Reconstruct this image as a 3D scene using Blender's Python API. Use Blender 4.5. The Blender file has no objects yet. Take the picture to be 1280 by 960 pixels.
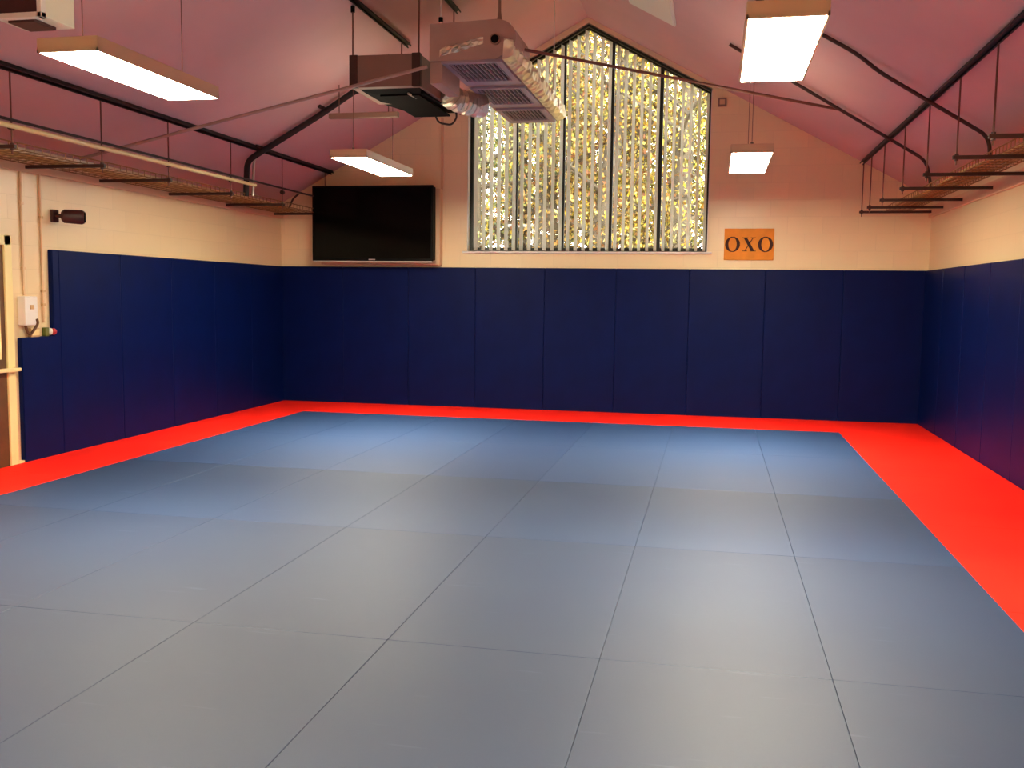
import bpy, bmesh, math, random
from mathutils import Vector, Matrix, Euler

random.seed(7)
SC = bpy.context.scene
COL = SC.collection
PI = math.pi

# ------------------------------------------------------------------ dimensions (metres)
W = 8.94            # clear width between the padded side walls
XM = W / 2
ZE, ZA = 2.95, 5.40  # roof underside at the eaves and at the ridge
SL = (ZA - ZE) / XM
YN = -15.6          # wall behind the camera
PT = 0.05           # wall pad thickness


def roof_z(x):
    return ZE + SL * (x if x <= XM else W - x)


# ------------------------------------------------------------------ materials
def new_mat(name):
    m = bpy.data.materials.new(name)
    m.use_nodes = True
    nt = m.node_tree
    return m, nt, nt.nodes['Principled BSDF']


def lin(r, g, b):
    f = lambda c: c / 12.92 if c <= 0.04045 else ((c + 0.055) / 1.055) ** 2.4
    return (f(r / 255), f(g / 255), f(b / 255), 1)


def plain(name, col, rough=0.5, metal=0.0, spec=0.5, noise=0.0, nscale=20, bump=0.0, bscale=120):
    m, nt, p = new_mat(name)
    p.inputs['Base Color'].default_value = col
    p.inputs['Roughness'].default_value = rough
    p.inputs['Metallic'].default_value = metal
    p.inputs['Specular IOR Level'].default_value = spec
    if noise or bump:
        tc = nt.nodes.new('ShaderNodeTexCoord')
    if noise:
        n = nt.nodes.new('ShaderNodeTexNoise')
        n.inputs['Scale'].default_value = nscale
        n.inputs['Detail'].default_value = 5
        nt.links.new(tc.outputs['Object'], n.inputs['Vector'])
        r = nt.nodes.new('ShaderNodeValToRGB')
        r.color_ramp.elements[0].position = 0.3
        r.color_ramp.elements[1].position = 0.7
        r.color_ramp.elements[0].color = tuple(c * (1 - noise) for c in col[:3]) + (1,)
        r.color_ramp.elements[1].color = tuple(min(1, c * (1 + noise)) for c in col[:3]) + (1,)
        nt.links.new(n.outputs['Fac'], r.inputs['Fac'])
        nt.links.new(r.outputs['Color'], p.inputs['Base Color'])
    if bump:
        n2 = nt.nodes.new('ShaderNodeTexNoise')
        n2.inputs['Scale'].default_value = bscale
        n2.inputs['Detail'].default_value = 3
        nt.links.new(tc.outputs['Object'], n2.inputs['Vector'])
        b = nt.nodes.new('ShaderNodeBump')
        b.inputs['Strength'].default_value = bump
        b.inputs['Distance'].default_value = 0.004
        nt.links.new(n2.outputs['Fac'], b.inputs['Height'])
        nt.links.new(b.outputs['Normal'], p.inputs['Normal'])
    return m


def block_wall(name, col, axis):
    """painted blockwork: faint courses of 215 mm blocks under glossy cream paint"""
    m, nt, p = new_mat(name)
    p.inputs['Roughness'].default_value = 0.32
    p.inputs['Specular IOR Level'].default_value = 0.45
    tc = nt.nodes.new('ShaderNodeTexCoord')
    mp = nt.nodes.new('ShaderNodeMapping')
    # brick texture reads x,y: turn the wall's plane into x,y
    sep = nt.nodes.new('ShaderNodeSeparateXYZ')
    comb = nt.nodes.new('ShaderNodeCombineXYZ')
    nt.links.new(tc.outputs['Object'], sep.inputs[0])
    nt.links.new(sep.outputs['X' if axis == 'x' else 'Y'], comb.inputs['X'])
    nt.links.new(sep.outputs['Z'], comb.inputs['Y'])
    br = nt.nodes.new('ShaderNodeTexBrick')
    br.inputs['Scale'].default_value = 1.0
    br.inputs['Brick Width'].default_value = 0.45
    br.inputs['Row Height'].default_value = 0.225
    br.inputs['Mortar Size'].default_value = 0.006
    br.inputs['Mortar Smooth'].default_value = 0.6
    br.inputs['Color1'].default_value = col
    br.inputs['Color2'].default_value = tuple(c * 0.96 for c in col[:3]) + (1,)
    br.inputs['Mortar'].default_value = tuple(c * 0.93 for c in col[:3]) + (1,)
    nt.links.new(comb.outputs[0], br.inputs['Vector'])
    nt.links.new(br.outputs['Color'], p.inputs['Base Color'])
    n2 = nt.nodes.new('ShaderNodeTexNoise')
    n2.inputs['Scale'].default_value = 60
    nt.links.new(tc.outputs['Object'], n2.inputs['Vector'])
    mx = nt.nodes.new('ShaderNodeMath')
    mx.operation = 'MULTIPLY_ADD'
    mx.inputs[1].default_value = -1.0
    nt.links.new(br.outputs['Fac'], mx.inputs[0])
    ml = nt.nodes.new('ShaderNodeMath')
    ml.operation = 'MULTIPLY'
    ml.inputs[1].default_value = 0.5
    nt.links.new(n2.outputs['Fac'], ml.inputs[0])
    nt.links.new(ml.outputs[0], mx.inputs[2])
    b = nt.nodes.new('ShaderNodeBump')
    b.inputs['Strength'].default_value = 0.25
    b.inputs['Distance'].default_value = 0.003
    nt.links.new(mx.outputs[0], b.inputs['Height'])
    nt.links.new(b.outputs['Normal'], p.inputs['Normal'])
    return m


def mat_surface(name, col, worn, rough, spec):
    """tatami mat vinyl: rice-straw emboss, soft mottling, a few pale scuffs"""
    m, nt, p = new_mat(name)
    p.inputs['Roughness'].default_value = rough
    p.inputs['Specular IOR Level'].default_value = spec
    tc = nt.nodes.new('ShaderNodeTexCoord')
    oi = nt.nodes.new('ShaderNodeObjectInfo')
    add = nt.nodes.new('ShaderNodeVectorMath')
    add.operation = 'MULTIPLY_ADD'
    add.inputs[1].default_value = (1, 1, 1)
    sc = nt.nodes.new('ShaderNodeVectorMath')
    sc.operation = 'SCALE'
    sc.inputs['Scale'].default_value = 1.7
    nt.links.new(oi.outputs['Location'], sc.inputs[0])
    nt.links.new(tc.outputs['Object'], add.inputs[0])
    nt.links.new(sc.outputs[0], add.inputs[2])
    n1 = nt.nodes.new('ShaderNodeTexNoise')
    n1.inputs['Scale'].default_value = 1.6
    n1.inputs['Detail'].default_value = 6
    nt.links.new(add.outputs[0], n1.inputs['Vector'])
    r1 = nt.nodes.new('ShaderNodeValToRGB')
    r1.color_ramp.elements[0].position = 0.3
    r1.color_ramp.elements[1].position = 0.72
    r1.color_ramp.elements[0].color = col
    r1.color_ramp.elements[1].color = worn
    nt.links.new(n1.outputs['Fac'], r1.inputs['Fac'])
    # scuffs: long thin streaks
    mp = nt.nodes.new('ShaderNodeMapping')
    mp.inputs['Scale'].default_value = (2.2, 26, 1)
    mp.inputs['Rotation'].default_value = (0, 0, 0.12)
    nt.links.new(add.outputs[0], mp.inputs['Vector'])
    n2 = nt.nodes.new('ShaderNodeTexNoise')
    n2.inputs['Scale'].default_value = 1.0
    n2.inputs['Detail'].default_value = 2
    nt.links.new(mp.outputs[0], n2.inputs['Vector'])
    r2 = nt.nodes.new('ShaderNodeValToRGB')
    r2.color_ramp.elements[0].position = 0.69
    r2.color_ramp.elements[1].position = 0.80
    r2.color_ramp.elements[0].color = (0, 0, 0, 1)
    r2.color_ramp.elements[1].color = (0.35, 0.35, 0.35, 1)
    nt.links.new(n2.outputs['Fac'], r2.inputs['Fac'])
    mix = nt.nodes.new('ShaderNodeMix')
    mix.data_type = 'RGBA'
    mix.inputs[7].default_value = tuple(min(1, c * 1.8 + 0.05) for c in col[:3]) + (1,)
    nt.links.new(r2.outputs['Color'], mix.inputs[0])
    nt.links.new(r1.outputs['Color'], mix.inputs[6])
    nt.links.new(mix.outputs[2], p.inputs['Base Color'])
    n3 = nt.nodes.new('ShaderNodeTexNoise')
    n3.inputs['Scale'].default_value = 260
    nt.links.new(tc.outputs['Object'], n3.inputs['Vector'])
    b = nt.nodes.new('ShaderNodeBump')
    b.inputs['Strength'].default_value = 0.18
    b.inputs['Distance'].default_value = 0.002
    nt.links.new(n3.outputs['Fac'], b.inputs['Height'])
    nt.links.new(b.outputs['Normal'], p.inputs['Normal'])
    return m


def emit(name, col, strength):
    m, nt, p = new_mat(name)
    p.inputs['Base Color'].default_value = (0.8, 0.8, 0.8, 1)
    p.inputs['Emission Color'].default_value = col
    p.inputs['Emission Strength'].default_value = strength
    return m


def foil(name):
    m, nt, p = new_mat(name)
    p.inputs['Base Color'].default_value = (0.86, 0.80, 0.66, 1)
    p.inputs['Metallic'].default_value = 0.85
    p.inputs['Roughness'].default_value = 0.38
    tc = nt.nodes.new('ShaderNodeTexCoord')
    v = nt.nodes.new('ShaderNodeTexVoronoi')
    v.inputs['Scale'].default_value = 9
    nt.links.new(tc.outputs['Object'], v.inputs['Vector'])
    b = nt.nodes.new('ShaderNodeBump')
    b.inputs['Strength'].default_value = 0.9
    b.inputs['Distance'].default_value = 0.05
    nt.links.new(v.outputs['Distance'], b.inputs['Height'])
    nt.links.new(b.outputs['Normal'], p.inputs['Normal'])
    return m


def leaf_mat(name, cols, dim=0.7, trans=0.5):
    m, nt, p = new_mat(name)
    g = nt.nodes.new('ShaderNodeNewGeometry')
    r = nt.nodes.new('ShaderNodeValToRGB')
    r.color_ramp.interpolation = 'CONSTANT'
    while len(r.color_ramp.elements) < len(cols):
        r.color_ramp.elements.new(0.5)
    for i, c in enumerate(cols):
        r.color_ramp.elements[i].position = i / len(cols)
        r.color_ramp.elements[i].color = tuple(q * dim for q in c[:3]) + (1,)
    nt.links.new(g.outputs['Random Per Island'], r.inputs['Fac'])
    nt.links.new(r.outputs['Color'], p.inputs['Base Color'])
    p.inputs['Roughness'].default_value = 0.6
    tr = nt.nodes.new('ShaderNodeBsdfTranslucent')
    nt.links.new(r.outputs['Color'], tr.inputs['Color'])
    mx = nt.nodes.new('ShaderNodeMixShader')
    mx.inputs[0].default_value = trans
    out = nt.nodes['Material Output']
    nt.links.new(p.outputs[0], mx.inputs[1])
    nt.links.new(tr.outputs[0], mx.inputs[2])
    nt.links.new(mx.outputs[0], out.inputs['Surface'])
    return m


LAMP = (1.0, 0.87, 0.62, 1)
M = {}
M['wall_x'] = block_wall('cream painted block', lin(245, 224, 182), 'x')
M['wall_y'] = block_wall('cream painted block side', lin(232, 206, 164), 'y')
M['ceiling'] = plain('bounce tinted white ceiling paint', lin(214, 176, 174), 0.75, noise=0.04, nscale=1.2)  # white ceiling; pink bounce light from the red mats put into its colour
M['floor'] = plain('dark screed', lin(70, 72, 80), 0.8, noise=0.1)
M['trim'] = plain('cream trim paint', lin(226, 190, 150), 0.5)
M['pad'] = plain('navy pad vinyl', (0.0005, 0.0066, 0.068, 1), 0.45, spec=0.12, noise=0.12, nscale=3, bump=0.12, bscale=90)
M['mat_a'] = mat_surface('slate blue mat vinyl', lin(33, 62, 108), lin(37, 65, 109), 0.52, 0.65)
M['mat_b'] = mat_surface('dark slate blue mat vinyl', lin(30, 49, 82), lin(34, 53, 84), 0.52, 0.65)  # greyer and darker tone, used for the front rows
M['mat_c'] = mat_surface('deeper blue mat vinyl', lin(28, 57, 104), lin(32, 60, 105), 0.51, 0.65)  # slightly deeper blue, used for two middle-column mats
M['mat_d'] = mat_surface('mid slate blue mat vinyl', lin(31, 54, 92), lin(35, 58, 93), 0.52, 0.65)  # tone between the back and front rows
M['red'] = mat_surface('bright red mat vinyl', (0.88, 0.012, 0.006, 1), (0.95, 0.02, 0.008, 1), 0.6, 0.15)
M['white'] = plain('white enamel', (0.78, 0.76, 0.72, 1), 0.4)
M['housing'] = plain('white light housing', lin(222, 196, 160), 0.45)
M['diffuser'] = emit('lit diffuser', LAMP, 84.0)
M['added_fill'] = emit('dim uplight panel', LAMP, 4.5)  # added glow on top of the light housings, brightens the ceiling
M['steel'] = plain('dark painted steel', lin(66, 42, 36), 0.5, metal=0.2)
M['rod'] = plain('zinc threaded rod', lin(120, 78, 66), 0.5, metal=0.3)
M['strut'] = plain('dark roof strut', lin(38, 28, 26), 0.55, metal=0.2)
M['brasstray'] = plain('passivated steel basket', lin(150, 112, 62), 0.45, metal=0.5)
M['cable'] = plain('tan cable sheath', lin(196, 158, 92), 0.5)
M['cabledark'] = plain('dark cable sheath', lin(50, 36, 30), 0.5)
M['casing'] = plain('grey brown galvanised casing', lin(176, 150, 142), 0.55, metal=0.1, noise=0.08, nscale=4)
M['casing2'] = plain('dark brown unit casing', lin(140, 112, 100), 0.55, metal=0.1, noise=0.08, nscale=4)
M['black'] = plain('matt black', (0.004, 0.004, 0.004, 1), 0.8, spec=0.08)
M['grille'] = plain('lilac grey grille', lin(160, 146, 166), 0.45, metal=0.1)
M['foil'] = foil('crinkled silver foil')
M['lagging'] = plain('black pipe lagging', lin(34, 26, 24), 0.7)
M['screen'] = plain('tv glass', (0.0012, 0.0012, 0.0015, 1), 0.12, spec=0.12)
M['bezel'] = plain('black tv bezel', (0.003, 0.003, 0.003, 1), 0.5, spec=0.12)
M['silver'] = plain('silver strip', (0.62, 0.58, 0.52, 1), 0.35, metal=0.4)
M['frame'] = plain('dark green window frame', lin(26, 34, 30), 0.45)
M['vane'] = leaf_mat('off white blind fabric', [(0.95, 0.95, 0.92, 1), (0.94, 0.95, 0.91, 1)], 1.0, 0.6)
M['sign'] = plain('orange canvas', lin(236, 150, 44), 0.7, noise=0.1, nscale=6)
M['ink'] = plain('dark brown ink', lin(62, 22, 8), 0.7)
M['tan'] = plain('tan plastic', lin(206, 168, 120), 0.5)
M['redplastic'] = plain('red plastic', lin(190, 40, 40), 0.4)
M['greenplastic'] = plain('olive green plastic', lin(92, 98, 30), 0.5)
M['maroon'] = plain('dark maroon metal', lin(62, 26, 26), 0.45)
M['wood'] = plain('brown timber', lin(92, 58, 30), 0.5, noise=0.2, nscale=8)
M['doorcream'] = plain('cream gloss paint', lin(240, 222, 160), 0.3)
M['hatch'] = plain('deep pink panel', lin(200, 140, 142), 0.5)
M['opal'] = plain('frosted white glazing', lin(226, 226, 208), 0.4)
M['bark'] = plain('grey brown bark', lin(80, 70, 54), 0.9, noise=0.35, nscale=9, bump=0.4, bscale=25)
M['grass'] = plain('leaf litter', lin(120, 104, 48), 0.9, noise=0.4, nscale=3)
Y1, Y2, Y3 = lin(236, 200, 62), lin(244, 222, 112), lin(150, 110, 24)
M['leaf_y'] = leaf_mat('yellow autumn leaves', [Y1, Y2, Y3, lin(236, 226, 150), lin(120, 112, 44)])
M['leaf_g'] = leaf_mat('green autumn leaves', [lin(140, 152, 84), lin(180, 182, 104), lin(84, 100, 58), lin(214, 206, 130)])
M['leaf_o'] = leaf_mat('russet autumn leaves', [lin(204, 160, 84), lin(160, 104, 60), lin(222, 186, 104), lin(104, 76, 52)])


def glass():
    m, nt, p = new_mat('window glass')
    p.inputs['Base Color'].default_value = (1, 1, 1, 1)
    p.inputs['Roughness'].default_value = 0.0
    g = nt.nodes.new('ShaderNodeBsdfTransparent')
    gl = nt.nodes.new('ShaderNodeBsdfGlossy')
    gl.inputs['Roughness'].default_value = 0.02
    fr = nt.nodes.new('ShaderNodeFresnel')
    fr.inputs['IOR'].default_value = 1.25
    mx = nt.nodes.new('ShaderNodeMixShader')
    nt.links.new(fr.outputs[0], mx.inputs[0])
    nt.links.new(g.outputs[0], mx.inputs[1])
    nt.links.new(gl.outputs[0], mx.inputs[2])
    nt.links.new(mx.outputs[0], nt.nodes['Material Output'].inputs['Surface'])
    return m


M['glass'] = glass()


# ------------------------------------------------------------------ mesh building
class MB:
    def __init__(self):
        self.v, self.f = [], []

    def raw(self, vs, fs):
        b = len(self.v)
        self.v += [tuple(p) for p in vs]
        self.f += [tuple(b + i for i in q) for q in fs]
        return self

    def box(self, x0, x1, y0, y1, z0, z1, bev=0.0):
        if bev <= 0:
            vs = [(x, y, z) for z in (z0, z1) for y in (y0, y1) for x in (x0, x1)]
            return self.raw(vs, [(0, 2, 3, 1), (4, 5, 7, 6), (0, 1, 5, 4), (2, 6, 7, 3), (0, 4, 6, 2), (1, 3, 7, 5)])
        bm = bmesh.new()
        bmesh.ops.create_cube(bm, size=1)
        for v in bm.verts:
            v.co = Vector(((x0 + x1) / 2 + v.co.x * (x1 - x0), (y0 + y1) / 2 + v.co.y * (y1 - y0), (z0 + z1) / 2 + v.co.z * (z1 - z0)))
        bmesh.ops.bevel(bm, geom=list(bm.edges), offset=bev, segments=2, affect='EDGES', profile=0.5)
        return self.bm(bm)

    def bm(self, bm):
        bm.verts.index_update()
        self.raw([v.co for v in bm.verts], [[v.index for v in f.verts] for f in bm.faces])
        bm.free()
        return self

    def prism(self, pts, axis, a, b):
        """polygon of 2-D points swept along an axis from a to b"""
        def mk(p, t):
            return {'x': (t, p[0], p[1]), 'y': (p[0], t, p[1]), 'z': (p[0], p[1], t)}[axis]
        n = len(pts)
        vs = [mk(p, a) for p in pts] + [mk(p, b) for p in pts]
        fs = [tuple(range(n))[::-1], tuple(range(n, 2 * n))] + [(i, (i + 1) % n, n + (i + 1) % n, n + i) for i in range(n)]
        return self.raw(vs, fs)

    def tube(self, pts, rad, seg=10, cap=True):
        pts = [Vector(p) for p in pts]
        rs = rad if isinstance(rad, (list, tuple)) else [rad] * len(pts)
        prev = None
        rings = []
        b = len(self.v)
        for i, p in enumerate(pts):
            if i == 0:
                d = pts[1] - p
            elif i == len(pts) - 1:
                d = p - pts[i - 1]
            else:
                d = (pts[i + 1] - p).normalized() + (p - pts[i - 1]).normalized()
            d.normalize()
            if prev is None:
                up = Vector((0, 0, 1)) if abs(d.z) < 0.9 else Vector((1, 0, 0))
                n = d.cross(up).normalized()
            else:
                n = (prev - d * prev.dot(d)).normalized()
            prev = n
            m = d.cross(n)
            rings.append([p + (n * math.cos(2 * PI * k / seg) + m * math.sin(2 * PI * k / seg)) * rs[i] for k in range(seg)])
        for r in rings:
            self.v += [tuple(q) for q in r]
        for i in range(len(rings) - 1):
            for k in range(seg):
                k2 = (k + 1) % seg
                self.f.append((b + i * seg + k, b + i * seg + k2, b + (i + 1) * seg + k2, b + (i + 1) * seg + k))
        if cap:
            self.f.append(tuple(b + k for k in range(seg))[::-1])
            self.f.append(tuple(b + (len(rings) - 1) * seg + k for k in range(seg)))
        return self

    def ball(self, c, r, sc=(1, 1, 1), seg=14):
        bm = bmesh.new()
        bmesh.ops.create_uvsphere(bm, u_segments=seg, v_segments=seg // 2 + 2, radius=r)
        for v in bm.verts:
            v.co = Vector(c) + Vector((v.co.x * sc[0], v.co.y * sc[1], v.co.z * sc[2]))
        return self.bm(bm)

    def build(self, name, mat, parent=None, smooth=False, loc=None):
        me = bpy.data.meshes.new(name)
        me.from_pydata(self.v, [], self.f)
        me.validate()
        bm = bmesh.new()
        bm.from_mesh(me)
        bmesh.ops.recalc_face_normals(bm, faces=bm.faces)
        bm.to_mesh(me)
        bm.free()
        if smooth:
            for p in me.polygons:
                p.use_smooth = True
            try:
                me.set_sharp_from_angle(angle=math.radians(40))
            except Exception:
                pass
        me.materials.append(mat)
        o = bpy.data.objects.new(name, me)
        COL.objects.link(o)
        if loc is not None:
            o.location = loc
        if parent is not None:
            o.parent = parent
        return o


def tag(o, label=None, cat=None, group=None, kind=None):
    for k, v in (('label', label), ('category', cat), ('group', group), ('kind', kind)):
        if v:
            o[k] = v
    return o


def thing(name, loc, label, cat, group=None):
    o = bpy.data.objects.new(name, None)
    o.empty_display_size = 0.1
    COL.objects.link(o)
    o.location = loc
    return tag(o, label, cat, group)


def struct(o):
    o['kind'] = 'structure'
    return o


def copy_tree(o, parent=None):
    c = o.copy()
    COL.objects.link(c)
    c.parent = parent
    for ch in o.children:
        copy_tree(ch, c)
    return c


ORD = ['first', 'second', 'third', 'fourth', 'fifth', 'sixth', 'seventh', 'eighth', 'ninth', 'tenth', 'eleventh', 'twelfth']

# ------------------------------------------------------------------ room shell
XL, XR, YB = -PT, W + PT, PT           # wall faces behind the pads
WT = 0.30
FZ = -0.04                             # screed under the mats
struct(MB().box(XL - WT, XR + WT, YN - WT, YB + WT, FZ - 0.15, FZ).build('floor', M['floor']))
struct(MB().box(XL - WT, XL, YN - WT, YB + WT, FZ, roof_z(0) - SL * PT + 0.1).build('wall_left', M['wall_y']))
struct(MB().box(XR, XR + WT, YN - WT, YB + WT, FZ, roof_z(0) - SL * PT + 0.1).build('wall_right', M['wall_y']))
# gabled back wall with the pentagonal window opening
wx0, wx1, wz0 = 2.80, 6.165, 2.235
wzs, wza = 4.40, 5.325
ez = lambda x: roof_z(x) + 0.02
mb = MB()
mb.prism([(XL, FZ), (wx0, FZ), (wx0, ez(wx0)), (XL, ez(XL))], 'y', YB, YB + WT)
mb.prism([(wx1, FZ), (XR, FZ), (XR, ez(XR)), (wx1, ez(wx1))], 'y', YB, YB + WT)
mb.prism([(wx0, FZ), (wx1, FZ), (wx1, wz0), (wx0, wz0)], 'y', YB, YB + WT)
wxm = (wx0 + wx1) / 2
mb.prism([(wx0, wzs), (wxm, wza), (XM, ez(XM)), (wx0, ez(wx0))], 'y', YB, YB + WT)
mb.prism([(wxm, wza), (wx1, wzs), (wx1, ez(wx1)), (XM, ez(XM))], 'y', YB, YB + WT)
struct(mb.build('wall_back', M['wall_x']))
struct(MB().prism([(XL, FZ), (XR, FZ), (XR, ez(XR)), (XM, ez(XM)), (XL, ez(XL))], 'y', YN - WT, YN).build('wall_front', M['wall_x']))
# the two roof slopes, one lined ceiling
xe = WT + PT
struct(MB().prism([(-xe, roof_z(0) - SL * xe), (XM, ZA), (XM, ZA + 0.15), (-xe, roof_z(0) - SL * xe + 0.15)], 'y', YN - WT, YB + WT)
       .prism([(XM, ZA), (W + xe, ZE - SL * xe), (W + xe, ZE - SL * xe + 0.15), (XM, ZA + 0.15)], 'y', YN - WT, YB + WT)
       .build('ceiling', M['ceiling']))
struct(MB().box(XL, XL + 0.035, YN, YB, 2.70, 2.84, 0.006).build('trim_1', M['trim']))
struct(MB().box(XR - 0.035, XR, YN, YB, 2.68, 2.82, 0.006).build('trim_2', M['trim']))

# ------------------------------------------------------------------ gable window
win = struct(thing('window_1', (wxm, YB, wz0), None, None))


def at_win(mb_, name, mat, parent=win, **k):
    base = Vector((wxm, YB, wz0)) if parent is win else Vector((0, 0, 0))
    mb_.v = [tuple(Vector(p) - base) for p in mb_.v]
    return mb_.build(name, mat, parent, **k)


fw_ = 0.055
fy0, fy1 = YB + 0.12, YB + 0.19
outer = [(wx0, wz0), (wx1, wz0), (wx1, wzs), (wxm, wza), (wx0, wzs)]
th = math.atan((wza - wzs) / (wxm - wx0))
dz = fw_ / math.cos(th)
inner = [(wx0 + fw_, wz0 + fw_), (wx1 - fw_, wz0 + fw_), (wx1 - fw_, wzs - dz + math.tan(th) * fw_), (wxm, wza - dz), (wx0 + fw_, wzs - dz + math.tan(th) * fw_)]
mb = MB()
for i in range(5):
    j = (i + 1) % 5
    mb.prism([outer[i], outer[j], inner[j], inner[i]], 'y', fy0, fy1)
at_win(mb, 'window_frame', M['frame'])
nb = 5
bw = (wx1 - wx0) / nb
top = lambda x: wza - abs(x - wxm) * math.tan(th)
for k in range(1, nb):
    x = wx0 + k * bw
    at_win(MB().prism([(x - .025, wz0 + .03), (x + .025, wz0 + .03), (x + .025, top(x + .025) - .03), (x - .025, top(x - .025) - .03)], 'y', fy0 + .005, fy1 - .005), 'mullion', M['frame'])
for k in range(nb):
    xa, xb = wx0 + k * bw + .02, wx0 + (k + 1) * bw - .02
    pts = [(xa, wz0 + .03), (xb, wz0 + .03), (xb, top(xb) - .04)]
    if xa < wxm < xb:
        pts.append((wxm, wza - .045))
    pts.append((xa, top(xa) - .04))
    at_win(MB().prism(pts, 'y', fy0 + .03, fy0 + .036), 'glass_pane', M['glass'])
at_win(MB().box(wx0 - .06, wx1 + .06, YB - .05, fy0 + .01, wz0 - .03, wz0 - .002, .006), 'window_sill', M['white'])

for xa, xb in ((wx0 + .001, wx0 + .009), (wx1 - .009, wx1 - .001)):
    at_win(MB().box(xa, xb, YB - .004, fy0, wz0, wzs - .02), 'reveal_lining', M['white'])
# vertical blind: one vane after another hanging from a rail that follows the gable
bl = thing('vertical_blind', (wxm, YB + .05, wz0), 'white vertical blind with narrow turned vanes across the gable window', 'blind')
bo = Vector((wxm, YB + .05, wz0))
mb = MB()
for (xa, za), (xb, zb) in (((wx0 + .01, wzs - .005), (wxm, wza - .01)), ((wxm, wza - .01), (wx1 - .01, wzs - .005))):
    mb.prism([(xa, za), (xb, zb), (xb, zb - .035), (xa, za - .035)], 'y', YB + .03, YB + .07)
mb.v = [tuple(Vector(p) - bo) for p in mb.v]
mb.build('head_rail', M['frame'], bl)
nv = 30
for i in range(nv):
    x = wx0 + .115 + (wx1 - wx0 - .165) * i / (nv - 1)
    zt = top(x) - .075
    ang = math.radians(68)
    ca, sa = math.cos(ang) * .0445, math.sin(ang) * .0445
    n = Vector((-sa, ca, 0)).normalized() * .0012
    c = Vector((x, YB + .052, 0)) - bo
    pa, pb = c + Vector((-ca, -sa, 0)), c + Vector((ca, sa, 0))
    bow = n * 4
    h0, h1 = .012, zt - wz0
    vs = []
    for z in (h0, h1):
        for q, of in ((pa, n * 0), (c, bow), (pb, n * 0)):
            for s in (1, -1):
                w_ = q + of + n * s
                vs.append((w_.x, w_.y, z))
    # columns: 0/1 at pa, 2/3 at c, 4/5 at pb ; +6 on top
    fs = [(0, 2, 8, 6), (2, 4, 10, 8), (1, 7, 9, 3), (3, 9, 11, 5), (0, 6, 7, 1), (4, 5, 11, 10), (0, 1, 3, 2), (2, 3, 5, 4), (6, 8, 9, 7), (8, 10, 11, 9)]
    MB().raw(vs, fs).build('vane', M['vane'], bl)

# ------------------------------------------------------------------ wall pads
PH = 2.0


def pad(x0, x1, y0, y1, label, group):
    c = ((x0 + x1) / 2, (y0 + y1) / 2, FZ)
    o = MB().box(x0 - c[0], x1 - c[0], y0 - c[1], y1 - c[1], 0, PH - FZ, .009).build('wall_pad', M['pad'], None, False, c)
    return tag(o, label, 'wall pad', group)


xs = [W - k for k in range(0, 9)] + [0.0]
xs = sorted(xs)
g_ = .0005
for i in range(9):
    nm = ['at the left corner', 'second from the left corner', 'third from the left corner', 'fourth from the left corner', 'in the middle, fifth from either corner',
          'fourth from the right corner', 'third from the right corner', 'second from the right corner', 'at the right corner'][i]
    dy = random.uniform(0, .004)
    pad(xs[i] + g_ if i else -PT + .003, xs[i + 1] - g_ if i < 8 else W + PT - .003, .001 + dy, YB - .001, 'navy blue upright pad on the back wall, ' + nm, 'navy pads along the back wall')
for k in range(5):
    nm = ['next to the back corner', 'second from the back corner', 'third from the back corner', 'fourth from the back corner', 'tall and beside the notched pad'][k]
    pad(XL + .001, -.001 - random.uniform(0, .006), -k - 1 + g_, -k - g_ - (0.004 if k == 0 else 0), 'navy blue upright pad on the left wall, ' + nm, 'navy pads along the left wall')
# the L-shaped pad cut round the switch box
bm = bmesh.new()
poly = [(-5.555, FZ), (-5.002, FZ), (-5.002, PH), (-5.10, PH), (-5.105, 1.17), (-5.555, 1.165)]
f = bm.faces.new([bm.verts.new((XL + .001, y, z)) for y, z in poly])
r = bmesh.ops.extrude_face_region(bm, geom=[f])
for v in [e for e in r['geom'] if isinstance(e, bmesh.types.BMVert)]:
    v.co.x = -.004
bmesh.ops.recalc_face_normals(bm, faces=bm.faces)
bmesh.ops.bevel(bm, geom=[e for e in bm.edges if any(v.co.x > -.02 for v in e.verts)], offset=.007, segments=2, affect='EDGES')
for v in bm.verts:
    v.co -= Vector((0, -5.28, FZ))
tag(MB().bm(bm).build('wall_pad', M['pad'], None, False, (0, -5.28, FZ)), 'navy blue pad on left wall, cut low under the white switch box', 'wall pad', 'navy pads along the left wall')
for k in range(10):
    nm = ['next to the back corner', 'second from the back corner', 'third from the back corner', 'fourth from the back corner', 'fifth from the back corner', 'sixth from the back corner', 'seventh from the back corner', 'eighth from the back corner', 'ninth from the back corner', 'tenth from the back corner'][k]
    pad(W + .001 + random.uniform(0, .006), XR - .001, -k - 1 + g_, -k - g_ - (0.004 if k == 0 else 0), 'navy blue upright pad on the right wall, ' + nm, 'navy pads along the right wall')

# ------------------------------------------------------------------ floor mats
MX, MY = 0.82, -1.16
gap = .0008
protos = {}


def floor_mat(x0, x1, y0, y1, mat, label, group):
    key = (round(x1 - x0, 3), round(y1 - y0, 3), mat)
    c = ((x0 + x1) / 2, (y0 + y1) / 2, FZ)
    if key not in protos:
        w_, d_ = (x1 - x0) / 2 - gap, (y1 - y0) / 2 - gap
        o = MB().box(-w_, w_, -d_, d_, 0, -FZ, .0012 if mat == 'red' else .0020).build('floor_mat', M[mat])
        protos[key] = o
    else:
        o = protos[key].copy()
        COL.objects.link(o)
    o.location = c
    return tag(o, label, 'mat', group)


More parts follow.
